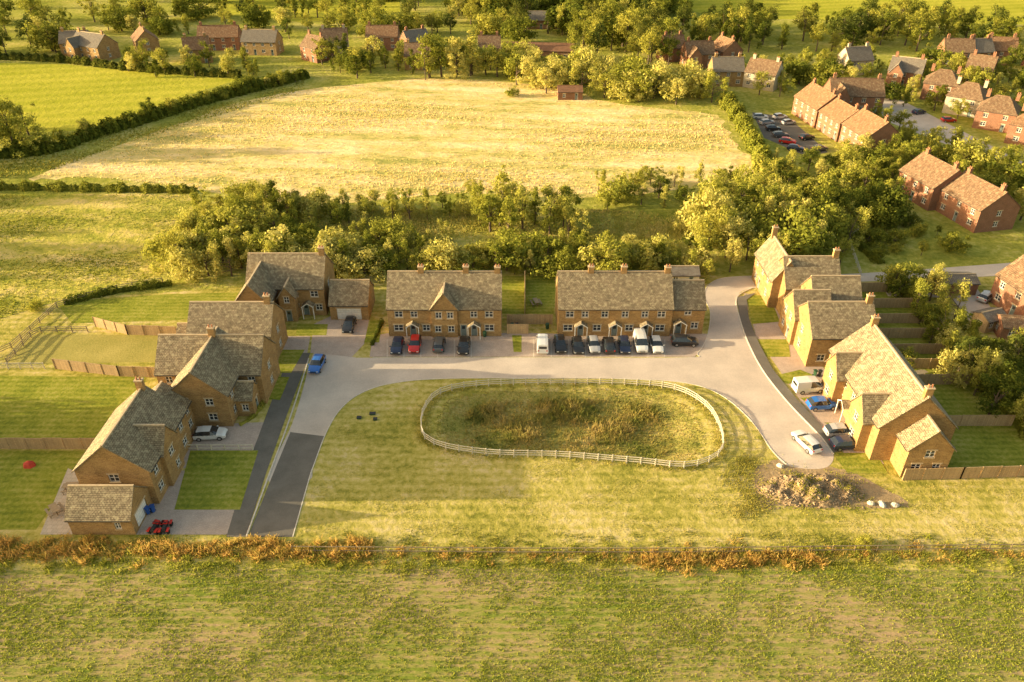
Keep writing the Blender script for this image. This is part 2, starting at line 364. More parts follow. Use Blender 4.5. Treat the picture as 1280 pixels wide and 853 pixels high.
sheet('driveway',PL([(388,441),(392,405),(420,392),(462,396),(455,430),(440,446)]),.028,'pave')
sheet('driveway',PL([(337,420),(388,420),(384,441),(360,452),(340,466)]),.020,'pave')
sheet('driveway',PL([(232,531),(345,527),(322,585),(225,585)]),.020,'pave')
sheet('driveway',PL([(190,588),(318,588),(285,668),(165,668)]),.018,'pave')
sheet('front_lawn',PL([(238,563),(323,563),(300,637),(218,637)]),.036,'lawn')
sheet('front_lawn',PL([(345,437),(381,437),(364,466),(336,466)]),.036,'lawn')
sheet('front_lawn',PL([(338,471),(362,471),(350,500),(325,498)]),.036,'lawn')
sheet('front_lawn',PL([(372,405),(410,405),(408,419),(370,419)]),.036,'lawn')
sheet('front_lawn',PL([(463,400),(478,400),(474,428),(455,428)]),.036,'lawn')
sheet('front_lawn',PL([(640,419),(652,419),(652,440),(642,440)]),.036,'lawn')
sheet('side_patio',PL([(85,585),(118,600),(90,668),(50,668)]),.018,'slab')
sheet('front_paving',PL([(930,366),(962,372),(990,420),(1040,470),(1105,580),(1055,566),(1000,500),(945,420)]),.015,'pave')
for q in ([(932,368),(962,370),(975,402),(940,405)],[(947,424),(985,424),(988,446),(958,446)],[(966,470),(1000,462),(1020,470),(985,480)],[(1000,497),(1040,495),(1048,500),(1012,506)],[(1030,528),(1070,530),(1078,534),(1042,534)],[(1040,566),(1095,566),(1110,592),(1060,592)]):
    sheet('front_lawn',PL(q),.036,'lawn')
sheet('estate_parking',PL([(940,140),(985,146),(1035,190),(1010,196),(955,172)]),.02,'asphalt')
sheet('estate_road',PL([(1095,122),(1125,124),(1290,208),(1290,222),(1105,150)]),.02,'road')
sheet('service_yard',PL([(1100,352),(1210,345),(1250,400),(1215,405),(1190,372),(1110,370)]),.02,'road')
def kerb(name,px,closed=False,w=.16,h=.12,sm=True):
    pts=PL(px); pts=smooth(pts,closed,6) if sm else pts
    mb=MB()
    for a,b in zip(pts,pts[1:]+([pts[0]] if closed else [])): 
        if a!=b: mb.obox(a,b,w,0,h,'kerb')
    return mb.obj(name)
kerb('kerb',[(308,671),(334,600),(360,530),(377,478),(386,448)])
kerb('kerb',[(366,671),(386,600),(392,582),(408,540),(425,512),(450,492),(490,479),(560,473),(700,473),(800,474),(865,480),(905,496),(940,527),(965,563),(985,582)],h=.06,w=.12)
kerb('kerb',[(940,360),(921,372),(925,400),(937,432),(955,465),(985,503),(1025,545),(1042,568)])
kerb('kerb',[(466,447),(560,447),(660,447),(855,447),(872,441),(884,420),(888,390),(880,370),(888,354),(915,346),(1000,344)],h=.05,w=.12)
mb=MB()
for x in [484+21*i for i in range(6)]+[667,689,711,732,751,770,790,810,831]:
    a=P(x,446.2);b=P(x,424); mb.obox(a,b,.1,.02,.034,'kerb')
mb.obj('parking_bay_markings')
# ---------------------------------------------------------------- buildings
class Bld:
    def __init__(s,name,x,y,yaw=0,wall='stone',roof='slate'):
        s.name=name;s.e=empty(name,(x,y,0),yaw); s.w=wall;s.r=roof
        s.p={k:MB() for k in ('walls','roof','windows','doors','chimneys','gutters')}
        s.x,s.y,s.yaw=x,y,yaw
    def block(s,cx,cy,r):
        c,sn=math.cos(s.yaw),math.sin(s.yaw); BLK.append((s.x+c*cx-sn*cy,s.y+sn*cx+c*cy,r))
    def wall(s,o,t,L,z0,z1,ops=()):
        n=(t[1],-t[0])
        def pt(u,z,d=0): return (o[0]+t[0]*u+n[0]*d,o[1]+t[1]*u+n[1]*d,z)
        W=s.p['walls'];G=s.p['windows'];D=s.p['doors']
        us=sorted({0,L}|{min(max(q[0]-q[2]/2,0),L) for q in ops}|{min(q[0]+q[2]/2,L) for q in ops})
        zs=sorted({z0,z1}|{q[1] for q in ops}|{q[1]+q[3] for q in ops})
        for a,b in zip(us,us[1:]):
            for c,d in zip(zs,zs[1:]):
                um,zm=(a+b)/2,(c+d)/2
                if any(abs(um-q[0])<q[2]/2 and q[1]<zm<q[1]+q[3] for q in ops): continue
                W.face([pt(a,c),pt(b,c),pt(b,d),pt(a,d)],s.w)
        def bx(mb,a,b,c,d,d0,d1,k):
            p=[pt(a,c,d1),pt(b,c,d1),pt(b,d,d1),pt(a,d,d1)]; q=[pt(a,c,d0),pt(b,c,d0),pt(b,d,d0),pt(a,d,d0)]
            mb.face(p,k)
            for i in range(4): j=(i+1)%4; mb.face([q[i],q[j],p[j],p[i]],k)
        for u,z,w,h,ty in ops:
            a,b,c,d=u-w/2,u+w/2,z,z+h; r=-.14
            for A,B in (((a,c),(a,d)),((a,d),(b,d)),((b,d),(b,c)),((b,c),(a,c))):
                W.face([pt(*A),pt(*B),pt(*B,r),pt(*A,r)],s.w)
            lk='lintel'
            bx(W,a-.12,b+.12,d,d+.2,-.02,.035,lk)
            if ty=='w':
                bx(W,a-.08,b+.08,c-.1,c,-.02,.07,lk)
                G.face([pt(a,c,r),pt(b,c,r),pt(b,d,r),pt(a,d,r)],'glass')
                f=.09
                bx(G,a,b,c,c+f,r,r+.06,'white');bx(G,a,b,d-f,d,r,r+.06,'white')
                m_=2 if w>1.5 else 1
                e=[a+f/2]+[a+(b-a)*i/(m_+1) for i in range(1,m_+1)]+[b-f/2]
                for x in e: bx(G,x-f/2,x+f/2,c+f,d-f,r,r+.06,'white')
                zz=c+h*.55
                for x0,x1 in zip(e,e[1:]): bx(G,x0+f/2,x1-f/2,zz-.025,zz+.025,r,r+.05,'white')
            elif ty=='g':
                D.face([pt(a,c,r),pt(b,c,r),pt(b,d,r),pt(a,d,r)],'white')
                for i in range(1,5): bx(D,a+.05,b-.05,c+h*i/5-.015,c+h*i/5+.015,r,r+.02,'kerb')
            else:
                D.face([pt(a,c,r),pt(b,c,r),pt(b,d,r),pt(a,d,r)],'door' if ty=='d' else 'white')
                bx(D,a,a+.07,c,d,r,r+.05,'white');bx(D,b-.07,b,c,d,r,r+.05,'white');bx(D,a+.07,b-.07,d-.07,d,r,r+.05,'white')
                bx(D,a+.25,b-.25,c+h*.6,c+h*.85,r,r+.02,'glass')
    def vol(s,x0,y0,x1,y1,ev,rd,axis='x',ops={},oh=.3,gut=True,hip=0):
        W,R,Gt=s.p['walls'],s.p['roof'],s.p['gutters']
        s.wall((x0,y0),(1,0),x1-x0,-.1,ev,ops.get('S',())); s.wall((x1,y0),(0,1),y1-y0,-.1,ev,ops.get('E',()))
        s.wall((x1,y1),(-1,0),x1-x0,-.1,ev,ops.get('N',())); s.wall((x0,y1),(0,-1),y1-y0,-.1,ev,ops.get('W',()))
        s.block((x0+x1)/2,(y0+y1)/2,max(x1-x0,y1-y0)/2+1.5)
        if axis=='x': a0,a1,b0,b1=x0,x1,y0,y1; q=lambda a,b,z:(a,b,z)
        else: a0,a1,b0,b1=y0,y1,x0,x1; q=lambda a,b,z:(b,a,z)
        bm=(b0+b1)/2; sl=(rd-ev)/((b1-b0)/2); th=.16; dz=.05
        def F(mb,pts,k):
            if axis!='x': pts=pts[::-1]
            mb.face(pts,k)
        if not hip:
            F(W,[q(a0,b1,ev),q(a0,b0,ev),q(a0,bm,rd)],s.w); F(W,[q(a1,b0,ev),q(a1,b1,ev),q(a1,bm,rd)],s.w)
        v=.12; A0,A1=a0-v,a1+v
        h0=hip*(b1-b0)/2*1.0
        e0,e1=b0-oh,b1+oh; ze=ev-oh*sl+dz; zr=rd+dz
        if hip: A0,A1=a0-oh,a1+oh
        RA0,RA1=A0+(h0 if hip else 0),A1-(h0 if hip else 0)
        F(R,[q(A0,e0,ze+th),q(A1,e0,ze+th),q(RA1,bm,zr+th),q(RA0,bm,zr+th)],s.r)
        F(R,[q(A1,e1,ze+th),q(A0,e1,ze+th),q(RA0,bm,zr+th),q(RA1,bm,zr+th)],s.r)
        F(R,[q(A0,e0,ze),q(A1,e0,ze),q(A1,e0,ze+th),q(A0,e0,ze+th)],s.r)
        F(R,[q(A1,e1,ze),q(A0,e1,ze),q(A0,e1,ze+th),q(A1,e1,ze+th)],s.r)
        if hip:
            F(R,[q(A0,e1,ze+th),q(A0,e0,ze+th),q(RA0,bm,zr+th)],s.r); F(R,[q(A1,e0,ze+th),q(A1,e1,ze+th),q(RA1,bm,zr+th)],s.r)
            F(R,[q(A0,e1,ze),q(A0,e0,ze),q(A0,e0,ze+th),q(A0,e1,ze+th)],s.r); F(R,[q(A1,e0,ze),q(A1,e1,ze),q(A1,e1,ze+th),q(A1,e0,ze+th)],s.r)
            F(R,[q(A0,e0,ze),q(A0,e1,ze),q(A1,e1,ze),q(A1,e0,ze)],s.r)
        else:
            F(R,[q(A1,e0,ze),q(A0,e0,ze),q(A0,bm,zr),q(A1,bm,zr)],s.r); F(R,[q(A0,e1,ze),q(A1,e1,ze),q(A1,bm,zr),q(A0,bm,zr)],s.r)
            for A,sg in ((A0,1),(A1,-1)):
                f1=[q(A,e0,ze+th),q(A,e0,ze),q(A,bm,zr),q(A,bm,zr+th)]; f2=[q(A,bm,zr+th),q(A,bm,zr),q(A,e1,ze),q(A,e1,ze+th)]
                if sg<0: f1.reverse();f2.reverse()
                F(R,f1,s.r);F(R,f2,s.r)
        rb=[q(RA0,bm-.12,0),q(RA1,bm+.12,0)]
        x_0,x_1=sorted((rb[0][0],rb[1][0]));y_0,y_1=sorted((rb[0][1],rb[1][1]))
        R.box(x_0,y_0,zr+th-.1,x_1,y_1,zr+th+.07,'lintel' if s.r.startswith('slate') else s.r)
        if gut:
            for b in (e0-.07,e1+.0):
                g0=q(A0+.1,b,0);g1=q(A1-.1,b+.07,0)
                xa,xb=sorted((g0[0],g1[0]));ya,yb=sorted((g0[1],g1[1]))
                Gt.box(xa,ya,ze+.02,xb,yb,ze+.12,'gutter',True)
    def chim(s,x,y,z0,z1,w=.9,d=.6):
        C=s.p['chimneys']; C.box(x-w/2,y-d/2,z0,x+w/2,y+d/2,z1,s.w); C.box(x-w/2-.07,y-d/2-.07,z1,x+w/2+.07,y+d/2+.07,z1+.15,'lintel' if s.w=='stone' else s.w,True)
        for dx in (-w/4,w/4): C.cyl(x+dx,y,z1+.15,z1+.55,.13,'pot',8,.1)
    def porch(s,x,y,n='S',w=1.9,d=1.1,z=2.3):
        """small open gabled canopy on posts"""
        R,D=s.p['roof'],s.p['doors']
        if n=='S': pts=lambda a,b,zz:(x+a,y-b,zz)
        elif n=='E': pts=lambda a,b,zz:(x+b,y+a,zz)
        else: pts=lambda a,b,zz:(x-b,y-a,zz)
        for sg in (-1,1):
            f=[pts(sg*(w/2+.1),0,z),pts(sg*(w/2+.1),d,z),pts(0,d,z+.7),pts(0,0,z+.7)]
            R.face(f if sg<0 else f[::-1],s.r)
            f2=[(a,b,c-.08) for a,b,c in f]; R.face(f2 if sg>0 else f2[::-1],'white')
            a=pts(sg*w/2-.06,d-.16,0);b=pts(sg*w/2+.06,d-.04,0)
            D.box(min(a[0],b[0]),min(a[1],b[1]),0,max(a[0],b[0]),max(a[1],b[1]),z,'white')
            g=[pts(sg*(w/2+.1),d+.02,z-.12),pts(0,d+.02,z+.6),pts(0,d+.02,z+.74),pts(sg*(w/2+.1),d+.02,z+.04)]
            D.face(g,'white')
    def done(s):
        for k,mb in s.p.items():
            if mb.f: mb.obj(k,s.e)
        return s.e
W1=lambda u,z=1.0,w=1.2,h=1.15:(u,z,w,h,'w')
W2=lambda u,w=1.2:(u,3.5,w,1.15,'w')
D1=lambda u:(u,.05,1.0,2.1,'d')
EV=5.2; RG=9.2
b=Bld('stone_terrace',-19.6,103.5)
b.vol(0,0,17.9,8.8,EV,RG,'x',{'S':[W1(1.6,1,1.5),D1(3.9),W1(6.0,1,1.2),D1(11.9),D1(13.6),W1(16,1,1.5),W2(1.8,1.3),W2(4.2,1.1),W2(13.6,1.1),W2(16,1.3)],
   'E':[W1(4.4,1),W2(4.4)],'N':[W1(2),W1(6),W1(11),W1(15.5),W2(2),W2(6),W2(11),W2(15.5)]})
b.vol(6.9,-.35,11.0,4.3,EV,7.9,'y',{'S':[W1(1.0,1,1.0),W2(1.2,1.0),W2(3.0,1.0),(3.1,1,1.0,1.15,'w')]},gut=False)
b.chim(5.2,4.4,8.7,10.2);b.chim(12.3,4.4,8.7,10.2);b.chim(17.3,4.4,8.7,10.1)
b.porch(3.9,0);b.porch(13.6,0); b.done()
b=Bld('stone_terrace',7.3,103.5)
b.vol(0,0,17.9,8.8,EV,RG,'x',{'S':[W1(1.6,1,1.5),D1(3.6),W1(6.2,1,1.3),D1(9.0),W1(11.3,1,1.3),D1(13.9),W1(16.2,1,1.5),W2(1.8,1.3),W2(4.2,1.1),W2(7.3,1.1),W2(10.5,1.1),W2(13.6,1.1),W2(16.2,1.3)],
   'N':[W1(2),W1(6),W1(11),W1(15.5),W2(2),W2(6),W2(11),W2(15.5)]})
b.vol(17.92,.7,23.2,8.0,4.7,7.7,'x',{'S':[W1(3.9,1,1.2),W2(2.6,1.1),D1(1.4)],'E':[W1(3.5),W2(3.5)]})
b.chim(5.2,4.4,8.7,10.2);b.chim(10.4,4.4,8.7,10.2);b.chim(17.3,4.4,8.7,10.1)
b.porch(3.6,0);b.porch(9,0);b.porch(13.9,0);b.porch(19.35,.7); b.done()
b=Bld('stone_house',-43.5,108.0)
b.vol(0,2,12.6,10.5,EV,RG,'x',{'S':[W1(7.6,1,1.3),D1(9.3),W1(11.5,1,1.1),W2(7.8,1.1),W2(11,1.3)],'E':[W1(4),W2(4)],'N':[W1(3),W2(3),W1(9),W2(9)]})
b.vol(-.6,-2.6,4.8,6.2,4.9,8.2,'y',{'S':[W1(2.7,1,1.6),W2(2.7,1.3)],'E':[W1(2,1,1),W2(2,1)],'W':[W2(3)]})
b.vol(5.7,0,8.2,4,4.6,6.3,'y',{'S':[D1(1.25),W2(1.25,.9)]},gut=False)
b.chim(12.1,6.2,8.8,10.4); b.porch(9.9,2,'S',1.8,1.3); b.done()
b=Bld('stone_garage',-29.9,108.5)
b.vol(0,0,6.3,6.5,2.9,5.6,'x',{'S':[(3.1,.05,4.0,2.15,'g')]}); b.done()
b=Bld('stone_house',-46.5,80.9)
b.vol(1.0,0,8.8,11,EV,8.8,'y',{'S':[W1(2.1,1,1.2),W1(5.4,1,1.2),W2(2.1,1.1),W2(5.4,1.1)],'E':[W1(2,1),W1(5,1),D1(8),W2(2),W2(5),W2(8)],'W':[W2(3),W2(8)]})
b.vol(-2.4,5.0,12,12.6,EV,8.9,'x',{'S':[W1(1.6,1,1),W1(13,1,1),W2(1.6,1),W2(13,1)],'E':[W1(3.8),W2(3.8)],'W':[W1(3.8),W2(3.8)]})
b.vol(8.85,2.2,11.2,5.4,3.0,4.6,'x',{'E':[D1(1.6)],'S':[(1.2,.9,.9,1.1,'w')]},gut=False)
b.chim(5.0,8.8,8.4,10.2); b.done()
b=Bld('stone_house',-49.5,95.6)
b.vol(1.5,0,13.8,7.4,EV,8.6,'x',{'S':[W1(2),W2(2),W1(9.5),W2(9.5)],'E':[W1(3.7),W2(3.7)],'W':[W2(3.7)]})
b.vol(-1.2,1.2,1.5,6,2.8,4.9,'x',{'W':[(2.4,.05,2.6,2.1,'g')]},gut=False)
b.chim(13.0,3.7,8.2,9.8); b.done()
b=Bld('stone_house',-51.3,66.4)
b.vol(.6,0,9.2,11.6,EV,8.9,'y',{'E':[W1(1.6,1,1.3),D1(4.0),W1(6.6,1,1.3),W1(9.6,1,1.3),W2(1.6,1.2),W2(6.6,1.2),W2(9.6,1.2)],'S':[W2(4.3)],'N':[W2(4.3)],'W':[W1(3),W2(3),W1(8),W2(8)]})
b.vol(4.5,3.0,9.75,7.0,EV,7.8,'x',{'E':[W2(2,1.3),W1(2.7,1,1.1)]},gut=False)
b.vol(1.2,-4.9,8.4,-.02,2.6,5.1,'x',{'E':[(2.4,.05,2.9,2.1,'g')],'S':[(5.5,.9,.7,1.0,'w')]})
b.vol(2.2,11.62,8.6,15.0,4.4,6.9,'y',{'E':[W1(1.7),(1.7,3.1,1,1,'w')],'N':[W1(3.2)]})
b.chim(4.9,11.0,8.5,10.2); b.done()
b=Bld('stone_house',45.7,72.6)
b.vol(0,1.5,9.4,19,5.4,9.9,'y',{'W':[W1(1.5,1,1.3),D1(3.4),W1(6,1,1.3),W1(10,1,1.3),D1(12.2),W1(15,1,1.2),W2(1.5),W2(3.6),W2(6.4),W2(9.5),W2(12.2),W2(15)],'S':[W1(5.5,1,1.3),W2(5.5,1.2)],'N':[W1(4),W2(4)],'E':[W1(4),W2(4),W1(12),W2(12)]})
b.vol(2.6,-1.6,8.0,4,4.4,7.2,'y',{'S':[W1(1.5,1,1.2),W1(4,1,1),(2.7,3.2,1.2,1.1,'w')],'W':[(1.5,.9,1,1.1,'w')]})
b.vol(-1.3,3.2,4,7.4,4.9,7.6,'x',{'W':[W1(2.1,1,1.4),W2(2.1,1.2)]},gut=False)
b.vol(-1.3,12.5,4,16.7,4.9,7.6,'x',{'W':[W1(2.1,1,1.4),W2(2.1,1.2)]},gut=False)
b.chim(4.7,2.0,9.4,11.1);b.chim(4.7,18.4,9.4,11.1); b.porch(0,10.2,'W'); b.done()
b=Bld('stone_house',44.2,95.0)
b.vol(0,0,9.6,8.4,EV,8.7,'x',{'W':[W1(4.2,1,1.2),W2(4.2,1.1)],'S':[W1(2),W1(6),W2(6)],'E':[W2(4)]})
b.vol(-.6,6,5,12,4.8,8,'x',{'W':[W1(1.6,1,1.2),D1(4),W2(1.6),W2(4)]})
b.vol(3.0,8.42,10.5,15.5,EV,8.9,'x',{'N':[W2(3)]}); b.chim(9,4.2,8.2,9.9); b.done()
b=Bld('stone_house',43.8,110.0)
b.vol(1,0,10,7.6,EV,8.9,'x',{'W':[W1(3.8),W2(3.8)],'S':[W2(2.5)],'E':[W2(4)]})
b.vol(-.4,2.5,4.2,13,EV,8.6,'y',{'W':[W1(1.8,1),D1(4),W1(8,1),W2(1.8),W2(5),W2(8)],'N':[W2(2.3)]})
b.chim(1.9,12.4,8.2,10.3);b.chim(9.5,3.8,8.5,10.2); b.done()
def cottage(cx,cy,W,D,ev,rd,yaw,wall='brick',roof='tile',hip=0,name='brick_house',ch=True,nw=None,wing=False):
    b=Bld(name,cx,cy,math.radians(yaw),wall,roof)
    n=nw or max(2,int(W//3.2)); o=[]
    for i in range(n):
        u=W*(i+.5)/n; o+= [(u,1,1.3,1.1,'w') if i%2==0 else (u,.05,1,2.1,'d')]
        if ev>4: o+=[(u,3.3,1.1,1.1,'w')]
    side=[(D/2,1,1.1,1.1,'w')]+([(D/2,3.3,1.1,1.1,'w')] if ev>4 else [])
    if ev<3: o=[(q[0],.8 if q[4]=='w' else .05,min(q[2],.9),min(q[3],ev-.9 if q[4]=='w' else ev-.3),q[4]) for q in o]; side=[(D/2,.8,.9,.9,'w')]
    b.vol(-W/2,-D/2,W/2,D/2,ev,rd,'x',{'S':o,'N':[q for q in o],'E':side,'W':side},hip=hip)
    if wing: b.vol(-W/2+.6,-D/2-2.4,-W/2+4.8,0,ev-.3,rd-1.1,'y',{'S':[(2.1,1,1.3,1.1,'w'),(2.1,3.2,1.1,1.1,'w')]},gut=False)
    if ch: b.chim(-W/2+1.2,0,rd-.6,rd+1.1); b.chim(W/2-1.2,0,rd-.6,rd+1.1)
    b.done()
def cot(px,py,*a,**k): x,y=P(px,py); cottage(x,y,*a,**k)
cottage(87,218,14,9,5,8.6,-82,nw=4,roof='tile2');cottage(89,205,11.5,8.6,4.8,8.0,-82,nw=4,roof='tile2');cottage(91.5,193,12,9.5,5,8.6,-82,nw=4,roof='tile2')
cot(1062,136,15,9,5,8.8,-5,wing=True)
cottage(92.5,160,11.5,9.5,5,8.6,-78);cottage(96.5,149,12,9,4.8,8.2,-78)
for px,py,yw,rf,wl in ((1172,122,-30,'tile','brick'),(1204,140,-40,'tile','render'),(1241,158,-35,'tile','brick'),(1285,178,-42,'tile2','brick')): cot(px,py,9.5,9,5,8.3,yw,hip=.75,roof=rf,wall=wl)
for px,py,w,yw,rf in ((1190,80,10,-8,'tile'),(1216,80,8,6,'slate2'),(1243,78,10,-12,'tile2'),(1300,84,9,10,'tile')): cot(px,py,w,8,5,8.6,yw,roof=rf)
for px,py,w,yw,wg,rf,wl in ((1128,105,10,-30,1,'slate2','brick'),(1065,90,9,10,0,'slate2','render'),(870,82,10,5,1,'tile','brick'),(905,78,9,-70,0,'tile2','brick'),(905,104,10,0,0,'slate2','stone'),(952,108,10,-35,0,'tile','render'),(838,74,8,15,0,'tile2','brick'),(1220,102,8,-35,0,'tile','brick')): cot(px,py,w,8.0,4.8,8.3,yw,wing=bool(wg),roof=rf,wall=wl)
cot(122,72,14,9,5,8.6,-25,wall='stone',roof='slate2',name='stone_cottage',wing=True)
cot(100,66,10,8,4.4,7.8,10,wall='stone',roof='slate2',name='stone_cottage')
for px,py,w,yw,r,wl in ((185,64,11,-60,'tile2','stone'),(278,60,15,4,'tile2','brick'),(250,76,9,20,'tile2','stone'),(330,66,13,-5,'slate2','stone'),(420,64,10,10,'tile','render'),(480,60,12,0,'tile2','brick'),(398,74,9,-40,'tile','brick'),(520,66,9,30,'slate2','brick'),(524,84,9,0,'tile','stone'),(612,74,8,0,'tile','brick')): cot(px,py,w,8,4.8,8.2,yw,roof=r,wall=wl)
cot(672,72,26,7,3.2,5.2,-6,roof='rust',wall='brick',name='farm_building',ch=False,nw=5)
cot(692,34,22,8,3.6,6.4,0,roof='slate2',name='farm_building',ch=False)
cot(712,122,7.5,5,2.4,3.6,0,roof='rust',wall='rust',name='field_barn',ch=False,nw=2)
cot(1292,392,11,9,5,8.8,-80)
cot(1187,362,7,4,2.3,3.0,0,name='brick_outbuilding',ch=False,nw=2,roof='slate2')
cot(1268,418,6,4,2.3,3.2,-10,name='brick_outbuilding',ch=False,nw=2)
cot(851,352,5.5,3.4,2.2,3.0,0,name='garden_shed',wall='rail',roof='slate2',ch=False,nw=2)
cot(1232,408,4,3,2.2,2.9,20,name='garden_shed',wall='wood',roof='slate2',ch=False,nw=2)
# ---------------------------------------------------------------- fences
def rail_fence(name,pts,closed=False,h=1.15,sp=1.8,rails=3,k='rail',pw=.12):
    mb=MB(); q=list(pts)+([pts[0]] if closed else []); L=0; posts=[];nxt=0
    for a,b in zip(q,q[1:]):
        d=math.dist(a,b)
        while nxt<=L+d:
            t=(nxt-L)/max(d,1e-6); posts.append((a[0]+(b[0]-a[0])*t,a[1]+(b[1]-a[1])*t)); nxt+=sp
        L+=d
    if closed: posts.append(posts[0])
    for i,(x,y) in enumerate(posts):
        if closed and i==len(posts)-1: break
        mb.box(x-pw/2,y-pw/2,-.2,x+pw/2,y+pw/2,h+random.uniform(0,.06),k)
    for a,b in zip(posts,posts[1:]):
        for r in range(rails):
            zz=h*(.32+.6*r/max(rails-1,1)); j=random.uniform(-.02,.02); mb.obox(a,b,.05,zz-.05+j,zz+.06+j,k)
    return mb.obj(name)
def board_fence(name,pts,h=1.8):
    mb=MB()
    for a,b in zip(pts,pts[1:]):
        d=math.dist(a,b); n=max(1,round(d/2.4))
        for i in range(n+1):
            t=i/n; x,y=a[0]+(b[0]-a[0])*t,a[1]+(b[1]-a[1])*t; mb.box(x-.07,y-.07,-.1,x+.07,y+.07,h+.08,'wood')
        for i in range(n):
            p=tuple(a[j]+(b[j]-a[j])*i/n for j in (0,1)); q=tuple(a[j]+(b[j]-a[j])*(i+1)/n for j in (0,1))
            dz=random.uniform(-.04,.04); mb.obox(p,q,.04,.02,h+dz,'wood'); mb.obox(p,q,.09,h+dz+.002,h+dz+.05,'wood')
    return mb.obj(name)
rail_fence('post_and_rail_fence',pond,True,pw=.14)
rail_fence('field_fence',PL([(366,690),(640,692),(860,692),(1000,690),(1500,685)]),h=1.0,sp=2.5,rails=2,pw=.08,k='oldrail')
rail_fence('field_fence',PL([(-100,470),(10,440),(75,382),(150,362),(215,352)]),h=1.1,sp=2.5,k='oldrail')
rail_fence('field_fence',PL([(10,455),(45,415),(120,415)]),h=1.1,sp=2.5,k='oldrail')
board_fence('garden_fence',PL([(120,408),(160,418),(222,420)]))
board_fence('garden_fence',PL([(70,461),(150,470),(206,472)]))
rail_fence('garden_rail_fence',PL([(-200,462),(70,461)]))
board_fence('garden_fence',PL([(-150,561),(128,561)]))
board_fence('garden_fence',PL([(656,350),(656,396)])); board_fence('garden_fence',PL([(634,405),(690,405)]))
board_fence('garden_fence',PL([(634,417),(660,417)]))
for i,(y) in enumerate((81,90.5,94.5,98.5,103,107.5,112.5,118)):
    board_fence('garden_fence',[(56.0 if y<92 else 55,y),(67.5,y)])
board_fence('garden_fence',[P(1128,600),P(1200,598),P(1500,588)])
rail_fence('garden_rail_fence',PL([(230,562),(318,562)]),h=.9,rails=2)
rail_fence('field_fence',PL([(1075,345),(1060,300),(1075,285)]),h=1.1)
# ---------------------------------------------------------------- vehicles
def car_mesh(name,col,van=False):
    mb=MB(); P_='c_'+col
    if van: st=[(-2.25,.35,.95,1.75,.86,.74),(-2.2,.28,1.0,1.88,.9,.78),(-.2,.28,1.0,1.92,.92,.8),(.9,.28,1.0,1.85,.92,.76),(1.5,.28,1.0,1.06,.91,.86),(2.1,.28,.86,.92,.88,.8),(2.28,.35,.68,.72,.78,.7)]
    else: st=[(-2.08,.38,.8,.84,.76,.66),(-2.0,.26,.92,1.0,.84,.7),(-1.55,.24,.94,1.38,.88,.62),(-.9,.24,.93,1.46,.89,.63),(.25,.24,.92,1.44,.89,.62),(1.0,.24,.92,.98,.88,.8),(1.75,.26,.8,.86,.85,.76),(2.08,.34,.62,.68,.76,.68)]
    rows=[]
    for x,zb,zs,zr,w,wr in st:
        rows.append([(x,-w*.94,zb),(x,-w,zb+.25),(x,-w*.985,zs),(x,-wr,zr),(x,-wr*.5,zr+.04),(x,wr*.5,zr+.04),(x,wr,zr),(x,w*.985,zs),(x,w,zb+.25),(x,w*.94,zb)])
    n=len(st)
    for i in range(n-1):
        a,b=rows[i],rows[i+1]; ha=st[i][3]-st[i][2]; hb=st[i+1][3]-st[i+1][2]
        for j in range(9):
            k=P_
            if j in(2,6):
                if van: k='cglass' if i in(2,3) else P_
                elif 1<=i<=4 and max(ha,hb)>.25: k='cglass'
            if j in(3,4,5):
                if van and i==3: k='cglass'
                if not van and i in(1,4): k='cglass'
            mb.face([a[j],b[j],b[j+1],a[j+1]],k)
    mb.face(rows[0],P_);mb.face(rows[-1][::-1],P_)
    fx=st[-1][0]; rx=st[0][0]; zf=.62 if not van else .66
    for sg in (-1,1):
        y0,y1=sorted((sg*.45,sg*.72)); mb.box(fx-.14,y0,zf-.08,fx+.015,y1,zf+.05,'lamp',True)
        y0,y1=sorted((sg*.55,sg*.74)); mb.box(rx-.02,y0,.72,rx+.1,y1,.92,'tail',True)
        y0,y1=sorted((sg*.9,sg*1.05)); mb.box(.72,y0,.92,.9,y1,1.06,P_,True)
    mb.box(fx-.1,-.42,.4,fx+.01,.42,.54,'plastic',True)
    if van: mb.box(rx-.015,-.6,1.15,rx+.05,.6,1.6,'cglass',True)
    for x in (-1.3,1.32):
        for sg in (-1,1):
            yc=sg*.8; r=.32; w=.12; N=14
            A=[(x+r*math.cos(2*math.pi*i/N),yc-w,r+r*math.sin(2*math.pi*i/N)) for i in range(N)]
            B=[(a[0],yc+w,a[2]) for a in A]
            for i in range(N): j=(i+1)%N; mb.face([A[j],A[i],B[i],B[j]],'tyre')
            mb.face(A,'tyre');mb.face(B[::-1],'tyre')
            C=[(x+.2*math.cos(2*math.pi*i/N),yc+sg*(w+.012),r+.2*math.sin(2*math.pi*i/N)) for i in range(N)]
            mb.face(C if sg<0 else C[::-1],'rim')
    return mb.mesh(name)
CM={}
def car(px,py,col,yaw,van=False):
    k=(col,van)
    if k not in CM: CM[k]=car_mesh(('van_' if van else 'car_')+col,col,van)
    x,y=P(px,py); s_=random.uniform(.95,1.06); link('parked_van' if van else 'parked_car',CM[k],(x,y,.035),math.radians(yaw+random.uniform(-3,3)),(s_,1,random.uniform(.97,1.08)))
